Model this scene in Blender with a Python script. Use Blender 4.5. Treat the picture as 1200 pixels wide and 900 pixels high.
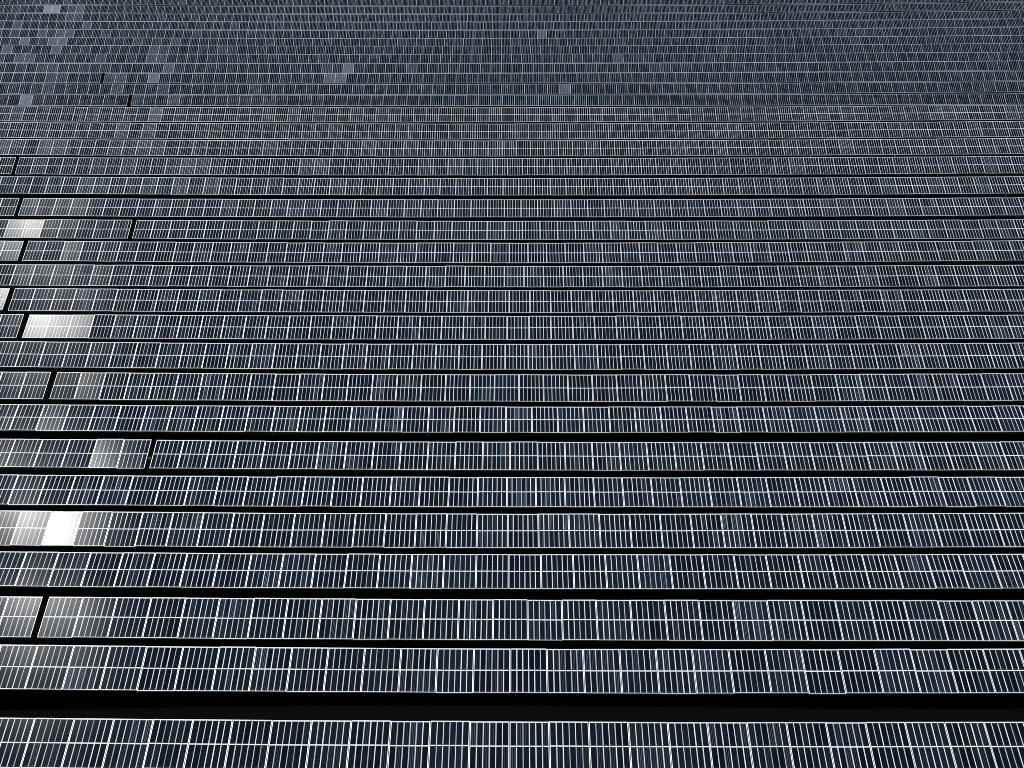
import bpy, math, random
from mathutils import Vector, Matrix
R = math.radians
random.seed(7)
for o in list(bpy.data.objects): bpy.data.objects.remove(o)
S = bpy.context.scene
COL = S.collection

# ---------------------------------------------------------------- camera
F = 2700.0                                   # focal length in pixels of a 1200 px wide frame
PITCH = math.atan(654.0/F)
cam = bpy.data.cameras.new('camera'); cam.sensor_width = 36; cam.lens = F/1200*36; cam.clip_start = 0.5; cam.clip_end = 6000
co = bpy.data.objects.new('camera', cam); COL.objects.link(co)
CAMH = 27.2
co.location = (0, 0, CAMH); co.rotation_euler = (R(90)-PITCH, 0, 0)
S.camera = co
S.render.resolution_x = 1024; S.render.resolution_y = 768

# ---------------------------------------------------------------- sky, sun, exposure
SUN_EL = 50.0
sx = -0.195; k = math.sqrt(1-sx*sx)
sd = Vector((sx, k*math.cos(R(SUN_EL)), k*math.sin(R(SUN_EL))))
w = bpy.data.worlds.new('World'); S.world = w; w.use_nodes = True
nt = w.node_tree; bg = nt.nodes['Background']
sky = nt.nodes.new('ShaderNodeTexSky'); sky.sky_type = 'NISHITA'; sky.sun_disc = False
sky.sun_elevation = math.asin(sd.z); sky.sun_rotation = math.atan2(sd.x, sd.y)
sky.altitude = 300; sky.air_density = 1.0; sky.dust_density = 0.35; sky.ozone_density = 1.5
nt.links.new(sky.outputs[0], bg.inputs[0]); bg.inputs[1].default_value = 0.05
sl = bpy.data.lights.new('sun', 'SUN'); sl.energy = 4.6; sl.angle = R(0.5); sl.color = (1, .98, .955)
so = bpy.data.objects.new('sun', sl); COL.objects.link(so)
so.rotation_euler = (-sd).to_track_quat('-Z', 'Y').to_euler(); so.location = (0, 0, 60)
S.view_settings.view_transform = 'Standard'; S.view_settings.look = 'None'
S.view_settings.exposure = 0.42; S.view_settings.gamma = 1
S.cycles.filter_width = 0.9
S.cycles.sample_clamp_indirect = 3

# ---------------------------------------------------------------- node helpers
class G:
    def __init__(s, m):
        m.use_nodes = True; s.t = m.node_tree; s.t.nodes.clear()
    def n(s, typ, **kw):
        x = s.t.nodes.new(typ)
        for a, b in kw.items(): setattr(x, a, b)
        return x
    def put(s, sock, v):
        if hasattr(v, 'is_output'): s.t.links.new(v, sock)
        else: sock.default_value = v
    def m(s, op, a, b=0.0, c=0.0):
        x = s.n('ShaderNodeMath', operation=op); s.put(x.inputs[0], a); s.put(x.inputs[1], b); s.put(x.inputs[2], c)
        return x.outputs[0]
    def mix(s, f, a, b):
        x = s.n('ShaderNodeMix', data_type='RGBA'); s.put(x.inputs[0], f); s.put(x.inputs[6], a); s.put(x.inputs[7], b)
        return x.outputs[2]
    def noise(s, vec, scale, detail=3):
        x = s.n('ShaderNodeTexNoise'); s.put(x.inputs['Vector'], vec); x.inputs['Scale'].default_value = scale
        x.inputs['Detail'].default_value = detail
        return x.outputs[0]
    def white(s, a, b, c, d):
        v = s.n('ShaderNodeCombineXYZ'); s.put(v.inputs[0], a); s.put(v.inputs[1], b); s.put(v.inputs[2], c)
        x = s.n('ShaderNodeTexWhiteNoise', noise_dimensions='4D'); s.put(x.inputs[0], v.outputs[0]); s.put(x.inputs['W'], d)
        return x.outputs[0]

def glass_material(name, W, L, half_cut, lw, midw, rows_of_cells, sheet_hi, sheet_lo, side_w):
    """laminate seen through its glass: white backsheet grid, dark cells, busbars"""
    mt = bpy.data.materials.new(name); g = G(mt)
    uv = g.n('ShaderNodeUVMap', uv_map='UVMap'); sp = g.n('ShaderNodeSeparateXYZ'); g.put(sp.inputs[0], uv.outputs[0])
    U, V = sp.outputs[0], sp.outputs[1]
    oi = g.n('ShaderNodeObjectInfo'); at = g.n('ShaderNodeAttribute', attribute_name='module_random')
    mr = g.m('FRACT', g.m('ADD', oi.outputs['Random'], at.outputs['Fac']))
    ms = g.m('MULTIPLY', mr, 913.7)
    cs = g.n('ShaderNodeSeparateColor'); g.put(cs.inputs[0], oi.outputs['Color'])
    ad = g.n('ShaderNodeAttribute', attribute_name='module_sheen')
    sky_sheen = g.m('ADD', cs.outputs[0], ad.outputs['Fac'])
    geo = g.n('ShaderNodeNewGeometry')
    m0 = .011; c = (W-2*m0)/6
    t = g.m('DIVIDE', g.m('SUBTRACT', U, m0), c)
    ci = g.m('FLOOR', t); fr = g.m('FRACT', t); li = g.m('ROUND', t)
    half = g.m('GREATER_THAN', V, L/2)
    dist = g.m('MULTIPLY', g.m('MINIMUM', fr, g.m('SUBTRACT', 1, fr)), c)
    # every string gap is a little different in width and brightness
    lr = g.white(li, 3.1, 0, ms)
    line = g.m('LESS_THAN', dist, g.m('MULTIPLY_ADD', lr, lw*.5, lw*.75))
    inner = g.m('MULTIPLY', g.m('GREATER_THAN', li, .5), g.m('LESS_THAN', li, 5.5))
    line = g.m('MULTIPLY', line, inner)
    side = g.m('LESS_THAN', g.m('MINIMUM', U, g.m('SUBTRACT', W, U)), side_w)
    edge = g.m('MAXIMUM', g.m('LESS_THAN', V, .022), g.m('GREATER_THAN', V, L-.045))
    edge = g.m('MAXIMUM', edge, side)
    if half_cut:
        edge = g.m('MAXIMUM', edge, g.m('LESS_THAN', g.m('ABSOLUTE', g.m('SUBTRACT', V, L/2)), midw))
    sheet = g.m('MAXIMUM', line, edge)
    # per cell column tone
    cr = g.white(ci, half, 1.7, ms)
    cr2 = g.white(ci, half, 5.2, ms)
    base = g.mix(cr, (.0010, .0014, .0018, 1), (.0026, .0052, .0078, 1))
    mtone = g.white(0, 9, 0, ms)
    base = g.mix(g.m('MULTIPLY', g.m('POWER', mtone, 5), .6), base, (.009, .017, .024, 1))
    # busbars: thin silver ribbons along the string, more visible in some laminates
    fb = g.m('FRACT', g.m('MULTIPLY', fr, 4)); db = g.m('ABSOLUTE', g.m('SUBTRACT', fb, .5))
    bus = g.m('LESS_THAN', db, .11)
    amp = g.m('MULTIPLY', g.m('POWER', cr2, 3), g.m('MULTIPLY_ADD', g.m('POWER', g.white(7, 1, 0, ms), 2), .75, .03))
    base = g.mix(g.m('MULTIPLY', bus, amp), base, (.24, .28, .34, 1))
    # fine horizontal gaps between cells
    vr = g.m('FRACT', g.m('MULTIPLY', V, rows_of_cells/L)); hv = g.m('LESS_THAN', vr, .05)
    base = g.mix(g.m('MULTIPLY', hv, .5), base, (.05, .06, .075, 1))
    sheetc = g.mix(g.m('POWER', g.white(li, 8, half, ms), 1.3), sheet_hi, sheet_lo)
    sheetc = g.mix(g.m('MULTIPLY', edge, 1), sheetc, sheet_hi)
    colr = g.mix(sheet, base, sheetc)
    # dusty film on the glass, plus sky sheen painted on pale modules
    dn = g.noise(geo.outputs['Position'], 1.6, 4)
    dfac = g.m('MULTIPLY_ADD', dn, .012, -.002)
    dfac = g.m('ADD', dfac, g.m('MULTIPLY', sky_sheen, g.m('MULTIPLY_ADD', dn, .6, .7)))
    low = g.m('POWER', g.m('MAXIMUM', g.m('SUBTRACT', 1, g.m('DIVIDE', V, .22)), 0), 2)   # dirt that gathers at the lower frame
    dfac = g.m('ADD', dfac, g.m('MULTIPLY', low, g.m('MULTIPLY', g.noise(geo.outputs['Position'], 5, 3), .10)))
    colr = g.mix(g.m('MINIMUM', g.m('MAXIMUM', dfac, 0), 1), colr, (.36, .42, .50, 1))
    dif = g.n('ShaderNodeBsdfDiffuse'); g.put(dif.inputs[0], colr)
    gl = g.n('ShaderNodeBsdfGlossy', distribution='BECKMANN')
    g.put(gl.inputs['Roughness'], g.m('MULTIPLY_ADD', mr, 0.012, .020)); gl.inputs[0].default_value = (.14, .20, .25, 1)
    gw = g.n('ShaderNodeBsdfGlossy', distribution='BECKMANN')
    gw.inputs['Roughness'].default_value = .135; gw.inputs[0].default_value = (.95, .95, .95, 1)
    fn = g.n('ShaderNodeFresnel'); fn.inputs[0].default_value = 1.32
    gm = g.n('ShaderNodeMixShader'); gm.inputs[0].default_value = .009; g.put(gm.inputs[1], gl.outputs[0]); g.put(gm.inputs[2], gw.outputs[0])
    mx = g.n('ShaderNodeMixShader'); g.put(mx.inputs[0], fn.outputs[0]); g.put(mx.inputs[1], dif.outputs[0]); g.put(mx.inputs[2], gm.outputs[0])
    out = g.n('ShaderNodeOutputMaterial'); g.put(out.inputs[0], mx.outputs[0])
    return mt

def metal(name, col, rough, met, nscale=3):
    mt = bpy.data.materials.new(name); g = G(mt)
    geo = g.n('ShaderNodeNewGeometry'); n = g.noise(geo.outputs['Position'], nscale, 4)
    b = g.n('ShaderNodeBsdfPrincipled')
    g.put(b.inputs['Base Color'], g.mix(n, tuple(x*.75 for x in col)+(1,), tuple(min(x*1.2, 1) for x in col)+(1,)))
    b.inputs['Metallic'].default_value = met; g.put(b.inputs['Roughness'], g.m('MULTIPLY_ADD', n, .2, rough-.1))
    out = g.n('ShaderNodeOutputMaterial'); g.put(out.inputs[0], b.outputs[0])
    return mt

WM, LM = 1.134, 2.28          # half-cut module of the near block
LF = 1.70                     # shorter full-cell module of the far block
PW = 1.154                    # module pitch along the row
M_GLASS = glass_material('cell_glass', WM, LM, True, .0118, .025, 24, (.82, .87, .93, 1), (.30, .39, .48, 1), .017)
M_GLASSF = glass_material('full_cell_glass', WM, LF, False, .0112, .0, 10, (.56, .69, .82, 1), (.18, .28, .38, 1), .015)
M_FRAME = metal('anodised_aluminium', (.74, .77, .80), .55, .1)
M_STEEL = metal('galvanised_steel', (.20, .205, .21), .6, .5)

# ---------------------------------------------------------------- ground
GZ = CAMH-25.7-.72
def ground_material():
    mt = bpy.data.materials.new('dark_soil'); g = G(mt)
    geo = g.n('ShaderNodeNewGeometry'); P = geo.outputs['Position']
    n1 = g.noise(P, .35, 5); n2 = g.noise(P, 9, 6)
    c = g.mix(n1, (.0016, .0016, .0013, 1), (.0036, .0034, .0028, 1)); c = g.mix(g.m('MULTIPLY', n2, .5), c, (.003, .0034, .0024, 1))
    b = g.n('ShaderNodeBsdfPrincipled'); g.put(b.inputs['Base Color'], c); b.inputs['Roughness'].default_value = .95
    b.inputs['Specular IOR Level'].default_value = 0
    bp = g.n('ShaderNodeBump'); g.put(bp.inputs['Height'], n2); bp.inputs['Distance'].default_value = .08; g.put(b.inputs['Normal'], bp.outputs[0])
    out = g.n('ShaderNodeOutputMaterial'); g.put(out.inputs[0], b.outputs[0])
    return mt
def ground():
    vs, fs = [], []
    ys = [-400, -100, 0, 30]+list(range(50, 431, 5))+[500, 800, 1500, 3000]
    xs = [-2500, -900, -300, -120]+list(range(-100, 101, 5))+[120, 300, 900, 2500]
    for y in ys:
        for x in xs:
            q = 0.05*math.sin(x*.21+y*.13)+.04*math.sin(x*.07-y*.29+2)
            vs.append((x, y, GZ+q))
    nx = len(xs)
    for j in range(len(ys)-1):
        for i in range(nx-1):
            a = j*nx+i; fs.append((a, a+1, a+nx+1, a+nx))
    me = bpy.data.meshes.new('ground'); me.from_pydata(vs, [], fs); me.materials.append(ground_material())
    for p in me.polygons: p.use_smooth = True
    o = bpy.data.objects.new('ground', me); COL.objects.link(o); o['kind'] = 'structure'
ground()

# ---------------------------------------------------------------- module meshes
def box(vs, fs, x0, x1, y0, y1, z0, z1):
    n = len(vs)
    vs += [(x0,y0,z0),(x1,y0,z0),(x1,y1,z0),(x0,y1,z0),(x0,y0,z1),(x1,y0,z1),(x1,y1,z1),(x0,y1,z1)]
    fs += [tuple(n+i for i in f) for f in ((4,5,6,7),(3,2,1,0),(0,1,5,4),(1,2,6,5),(2,3,7,6),(3,0,4,7))]
def laminate_geo(W, L):
    vs, fs = [], []; box(vs, fs, -W/2+.004, W/2-.004, -L/2+.004, L/2-.004, -.006, 0); return vs, fs
def frame_geo(W, L):
    vs, fs = [], []; t = .012; a, b = W/2, L/2
    box(vs, fs, -a, a, b-t, b, -.035, .003); box(vs, fs, -a, a, -b, -b+t, -.035, .003)
    box(vs, fs, -a, -a+t, -b+t, b-t, -.035, .003); box(vs, fs, a-t, a, -b+t, b-t, -.035, .003)
    return vs, fs
def mesh(name, parts, W=WM, L=LM, attrs=None):
    """parts: list of (verts, faces, material)"""
    vs, fs, mi, mats = [], [], [], []
    for v, f, m in parts:
        n = len(vs); vs += v; fs += [tuple(n+i for i in q) for q in f]
        if m not in mats: mats.append(m)
        mi += [mats.index(m)]*len(f)
    me = bpy.data.meshes.new(name); me.from_pydata(vs, [], fs)
    for m in mats: me.materials.append(m)
    me.polygons.foreach_set('material_index', mi)
    return me
def set_uv(me, W, L, uvs=None):
    uv = me.uv_layers.new(name='UVMap'); d = [0.0]*(2*len(me.loops))
    for i, l in enumerate(me.loops):
        if uvs is None: x, y = me.vertices[l.vertex_index].co[:2]; x += W/2; y += L/2
        else: x, y = uvs[l.vertex_index]
        d[2*i] = x; d[2*i+1] = y
    uv.data.foreach_set('uv', d)

lam = mesh('laminate', [(*laminate_geo(WM, LM), M_GLASS)]); set_uv(lam, WM, LM)
frm = mesh('module_frame', [(*frame_geo(WM, LM), M_FRAME)])
def whole(name, L, m):
    me = mesh(name, [(*laminate_geo(WM, L), m), (*frame_geo(WM, L), M_FRAME)]); set_uv(me, WM, L); return me
whole_near = whole('solar_module', LM, M_GLASS); whole_far = whole('solar_module_short', LF, M_GLASSF)

def post_mesh(h):
    vs, fs = [], []          # H-section pile with a bearing block
    box(vs, fs, -.06, .06, -.05, -.043, -h, 0); box(vs, fs, -.06, .06, .043, .05, -h, 0); box(vs, fs, -.004, .004, -.043, .043, -h, 0)
    box(vs, fs, -.08, .08, -.08, .08, 0.0, .05)
    return mesh('post', [(vs, fs, M_STEEL)])

# ---------------------------------------------------------------- rows: top y, bottom y, lean at left / right (px), boundary x, tilt offset from sun match (deg, None = as measured)
ROWS = [
 (845, 903.5, -4.3, .5, 597, 2.0), (760, 811.5, -4.5, 0, 598, 1.5), (702, 750, -3.5, .7, 597, 1.2), (648.4, 690.7, -3, -.5, 596, -2.1),
 (602, 641.5, -3, -1, 595, .25), (558, 595, -3, -.7, 594, -2.3), (517, 551.5, -3.7, -.3, 593.5, -1.8), (475.5, 507.5, -2.5, -1, 593, -2.2),
 (439, 470, -3, -1.2, 592.5, 1.7), (403, 433, -3, -1.4, 592, 1.9), (370.5, 397.5, -2, -1.2, 592, 1.7), (340.5, 366, -2.5, -1.5, 591.5, 1.8),
 (312, 336, -2, -1.3, 591, 1.8), (284.7, 307.8, -2.5, -2.7, 590.5, 2.0), (259, 280.7, -2, -1.7, 590, 1.9), (233.8, 254.3, -1.6, -2.2, 590, 2.1),
 (209, 228.5, -2, -2, 589.5, None), (185.5, 205, -1.1, -2.2, 589, None), (164.8, 182.8, -1.5, -2.6, 588.5, None), (145, 162.7, -1.5, -2.8, 588, None),
 (126, 142.7, -1, -2.7, 588, None)]
far_right = [-1.5, -2.7, -2.3, -2.9, -2.2, -2.8, -3.2, -3.4, -3.3, -3.6, -4, -4]
for i, t in enumerate([111.3, 98.5, 85.7, 74.4, 63.3, 53.8, 44.8, 35.4, 25.7, 16.6, 7.2, -2]):
    ROWS.append((t, t+.89*.0436*(t+210), -.3 if i < 5 else -1, far_right[i], 588-.1*i, None))
GAPS = {2: 47, 6: 176.5, 8: 59, 10: 27, 11: 10.5, 13: 27, 14: 155, 15: 22, 17: 18, 21: 152, 23: 120}
# modules given their own tilt to steer the sun glare: row -> [(x0, x1, tilt offset)]
GLARE_TILT = {4: [(-60, 10, 1.0), (10, 42, .75), (42, 84, .1), (84, 120, .7), (120, 150, .95)],
        6: [(112, 174, -.72)],
        10: [(32, 54, .78), (54, 80, .84), (80, 104, 1.0)], 11: [(-30, 11, .75)], 13: [(-30, 22, 1.15)], 14: [(0, 26, 1.0), (26, 48, .9), (160, 185, .7), (185, 200, .95)]}
PALE_SHEEN = {21: [(24, 37, .55), (194, 216, .16)], 22: [(656, 668, .30), (130, 142, .12)], 23: [(176, 186, .38), (386, 400, .30)],  # pale modules: reflected sky and sun halo painted into their colour
         24: [(50, 58, .30), (405, 420, .32), (472, 484, .12), (190, 202, .25)], 25: [(20, 44, .2), (176, 190, .14), (654, 662, .13), (722, 734, .18)],
         26: [(4, 12, .25), (62, 74, .25), (180, 190, .15)], 27: [(22, 38, .32), (58, 76, .35), (470, 480, .1), (850, 858, .1)], 28: [(40, 50, .2), (64, 92, .22), (628, 640, .30)],
         29: [(12, 26, .2), (96, 110, .25)], 30: [(80, 100, .15)], 31: [(56, 72, .8), (86, 96, .2)],
         18: [(60, 76, .08)], 19: [(160, 185, .10)], 20: [(180, 195, .22)], 9: [(690, 700, .04)]}

def look(rules, x):
    for a, b, v in rules:
        if a <= x <= b: return v
    return None

cF = (math.cos(PITCH), -math.sin(PITCH)); cU = (math.sin(PITCH), math.cos(PITCH))
def proj_y(y, z):
    zz = y*cF[0]+z*cF[1]; v = y*cU[0]+z*cU[1]; return 450-F*v/zz
def solve(i):
    yt, yb = ROWS[i][:2]; far = i > 20; L = LF if far else LM; l = L/2
    ym = (yt+yb)/2; wpx = .0436*(ym+204); Z = F*PW/wpx; dv = (450-ym)/F
    M = (Z*(cF[0]+dv*cU[0]), Z*(cF[1]+dv*cU[1])); a = -math.degrees(math.atan2(M[1], M[0]))
    lo, hi = 0.0, 60.0
    for _ in range(40):
        t = R((lo+hi)/2); c, s = math.cos(t), math.sin(t)
        if proj_y(M[0]-l*c, M[1]-l*s)-proj_y(M[0]+l*c, M[1]+l*s) < yb-yt: lo = (lo+hi)/2
        else: hi = (lo+hi)/2
    match = (SUN_EL-a)/2
    return M, lo, match, L, Z, wpx

def copy_to(src, parent, mat=None):
    o = src.copy(); COL.objects.link(o); o.parent = parent
    if mat is not None: o.matrix_local = mat
    return o

def obj(name, me, parent):
    o = bpy.data.objects.new(name, me); COL.objects.link(o); o.parent = parent
    return o

ORD = ['nearest', 'second', 'third', 'fourth', 'fifth', 'sixth', 'seventh', 'eighth', 'ninth', 'tenth', 'eleventh', 'twelfth', 'thirteenth',
       'fourteenth', 'fifteenth', 'sixteenth', 'seventeenth', 'eighteenth', 'nineteenth', 'twentieth', 'twenty-first']
EXTRA = {0: 'cut off by the bottom edge, below the widest black gap', 1: 'just above the widest black gap', 3: 'directly below the row with blazing glare',
         4: 'with a blazing white sun glare near its left end', 5: 'unbroken, above the row with blazing glare',
         7: 'unbroken, directly above the row with two grey modules', 9: 'unbroken, directly below a glaring row',
         12: 'unbroken across the whole width', 16: 'unbroken across the whole width', 18: 'unbroken across the whole width', 19: 'unbroken across the whole width',
         20: 'topmost with a white centre line'}
RIGHT = {2: 'right of the gap, with pale grey sheen at its left end', 6: 'long part right of the narrow gap', 8: 'long part right of the narrow gap',
         10: 'right of the gap, with white glare at its left end', 11: 'long part right of the narrow gap at the frame edge', 13: 'long part right of the narrow gap',
         14: 'right of the gap, with pale glare at its left end', 15: 'long part right of the narrow gap', 17: 'long part right of the narrow gap'}
LEFT = {2: 'short grey-sheened piece left of the gap', 6: 'piece left of the gap, its last two modules pale grey', 8: 'short piece left of the gap',
        10: 'short piece left of the gap', 11: 'tiny white-glaring piece left of the gap', 13: 'short pale piece left of the gap',
        14: 'piece left of the gap, with a bright glare spot', 15: 'short piece left of the gap', 17: 'short piece left of the gap'}
FARW = {21: 'first', 22: 'second', 23: 'third', 24: 'fourth', 25: 'fifth', 26: 'sixth', 27: 'seventh', 28: 'eighth', 29: 'ninth', 30: 'tenth', 31: 'eleventh', 32: 'twelfth'}
FEXT = {21: ('piece left of its gap, with one white module', 'long part right of its gap'),
        22: 'unbroken, one pale module right of centre', 23: ('piece left of its gap, one pale module in it', 'right of its gap, pale module left of centre'),
        24: 'with a pale module left of centre', 25: 'unbroken', 26: 'unbroken', 27: 'two pale patches near its left end', 28: 'one pale module just right of centre',
        29: 'unbroken', 30: 'unbroken', 31: 'with a near-white patch at far left', 32: 'cut off by the top edge'}

def label_of(i, side):
    if i < 21:
        e = EXTRA.get(i) if side is None else (LEFT if side == 'l' else RIGHT)[i]
        pre = 'nearest panel row' if i == 0 else ORD[i]+' row from bottom'
        return pre+', '+e
    e = FEXT[i]
    if isinstance(e, tuple): e = e[0] if side == 'l' else e[1]
    return FARW[i]+' thin row above centre-lined rows, '+e

def build_row(i):
    M, tau_g, match, L, Z, wpx = solve(i)
    yt, yb, dl, dr, bx, off = ROWS[i]; far = i > 20
    tau = match+off if off is not None else tau_g
    ppm = F/Z
    def dz(X):
        t = (600+X*ppm-600)/570.0; px = (dl+dr)/2*t*t+(dr-dl)/2*t
        return -px/ppm/math.cos(PITCH)
    # a change of tilt keeps the centre line where it is
    x_b = (bx-600)/ppm; g = GAPS.get(i)
    xl, xr = -1.08*600/ppm-1, 1.08*600/ppm+1
    if g is None:
        n0 = math.floor((xl-x_b)/PW); n1 = math.ceil((xr-x_b)/PW)
        segs = [(None, [x_b+(n+.5)*PW for n in range(n0, n1)])]
    else:
        gx = (g-600)/ppm; hw = .105 if i < 8 else .15
        if i > 20: hw = .2
        n1 = math.ceil((xr-gx)/PW); n0 = max(2, math.ceil((gx-xl)/PW))
        segs = [('l', [gx-hw-(n+.5)*PW for n in range(n0)][::-1]), ('r', [gx+hw+(n+.5)*PW for n in range(n1)])]
    for side, xs in segs:
        rx = sum(xs)/len(xs)
        root = bpy.data.objects.new('solar_panel_row', None); COL.objects.link(root)
        root.location = (rx, M[0], GZ); root.empty_display_size = .5
        root['label'] = label_of(i, side); root['category'] = 'solar panels'; root['group'] = 'rows of solar panels'
        hz = CAMH+M[1]-GZ
        def mat(X, jt=0.0, jr=0.0, jz=0.0, level=False):
            slope = 0.0 if level else math.atan((dz(X+.5)-dz(X-.5)))
            return Matrix.Translation((X-rx, 0, hz+dz(X)+jz)) @ Matrix.Rotation(-slope, 4, 'Y') @ Matrix.Rotation(R(tau+jt), 4, 'X') @ Matrix.Rotation(R(jr), 4, 'Y')
        order = sorted(xs, key=lambda X: abs(X)); ind = set(order[:100]); rest = []
        src = None
        wave = random.random()*6
        for X in xs:
            px = 600+X*ppm
            gt_ = look(GLARE_TILT.get(i, ()), px); du = (look(PALE_SHEEN.get(i, ()), px) or 0.0)*.95
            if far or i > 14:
                lf = max(0, 1-(px+50)/500.0)  # painted sky sheen grows towards the left
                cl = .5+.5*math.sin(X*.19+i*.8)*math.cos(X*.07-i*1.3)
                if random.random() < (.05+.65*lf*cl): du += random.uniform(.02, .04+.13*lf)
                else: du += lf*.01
            jt = random.gauss(0, .16)+.12*math.sin(X*.35+wave) if gt_ is None else (gt_-(off or 0))+random.gauss(0, .05)
            m = mat(X, jt, random.gauss(0, .14) if not (gt_ is not None and gt_ < .3) else 0.0, random.gauss(0, .005), gt_ is not None and gt_ < .3)
            if X in ind:
                if i < 9:
                    o = bpy.data.objects.new('solar_module', lam) if src is None else src.copy()
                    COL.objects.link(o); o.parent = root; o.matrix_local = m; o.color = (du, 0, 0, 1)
                    f = bpy.data.objects.new('module_frame', frm) if src is None else srcf.copy()
                    COL.objects.link(f); f.parent = o
                    if src is None: src, srcf = o, f
                else:
                    o = bpy.data.objects.new('solar_module', whole_far if far else whole_near) if src is None else src.copy()
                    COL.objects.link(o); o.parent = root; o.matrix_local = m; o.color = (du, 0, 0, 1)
                    if src is None: src = o
            else: rest.append((m, du))
        if rest:
            gm = M_GLASSF if far else M_GLASS
            lv, lf_ = laminate_geo(WM, L); fv, ff = frame_geo(WM, L)
            parts, uvs, mrs, sheen_amts = [], [], [], []
            for m, du in rest:
                r = random.random()
                for v, f, mm in ((lv, lf_, gm), (fv, ff, M_FRAME)):
                    parts.append(([tuple(m @ Vector(q)) for q in v], f, mm))
                    uvs += [(q[0]+WM/2, q[1]+L/2) for q in v]; mrs += [r]*len(v); sheen_amts += [du]*len(v)
            me = mesh('outer_modules', parts); set_uv(me, WM, L, uvs)
            a = me.attributes.new('module_random', 'FLOAT', 'POINT'); a.data.foreach_set('value', mrs)
            a = me.attributes.new('module_sheen', 'FLOAT', 'POINT'); a.data.foreach_set('value', sheen_amts)
            o = obj('outer_modules', me, root); o['kind'] = 'stuff'; o.color = (0, 0, 0, 1)
        # torque tube under the centre line, on piles
        vs, fs = [], []; n = 8; rr = .06
        ends = [xs[0]-PW/2+.02]+[X for X in xs[1:-1:3]]+[xs[-1]+PW/2-.02]
        for X in ends:
            c = Vector((X-rx, 0, hz+dz(X)))+Vector((0, math.sin(R(tau)), -math.cos(R(tau))))*.105
            for q in range(n): vs.append((c.x, c.y+rr*math.cos(q*math.tau/n), c.z+rr*math.sin(q*math.tau/n)))
        for e in range(len(ends)-1):
            for q in range(n): a = e*n+q; b = e*n+(q+1) % n; fs.append((a, a+n, b+n, b))
        fs.append(tuple(range(n))); fs.append(tuple(range(len(vs)-1, len(vs)-n-1, -1)))
        obj('torque_tube', mesh('torque_tube', [(vs, fs, M_STEEL)]), root)
        pm = post_mesh(hz-.22+.5); pm.name = 'post'; ps = None
        for q, X in enumerate(xs[1::6] if len(xs) > 2 else xs[:1]):
            p = bpy.data.objects.new('post', pm) if ps is None else ps.copy()
            COL.objects.link(p); p.parent = root; p.location = (X-rx+PW/2, math.sin(R(tau))*.105, hz+dz(X)-.24); ps = ps or p
for i in range(len(ROWS)): build_row(i)
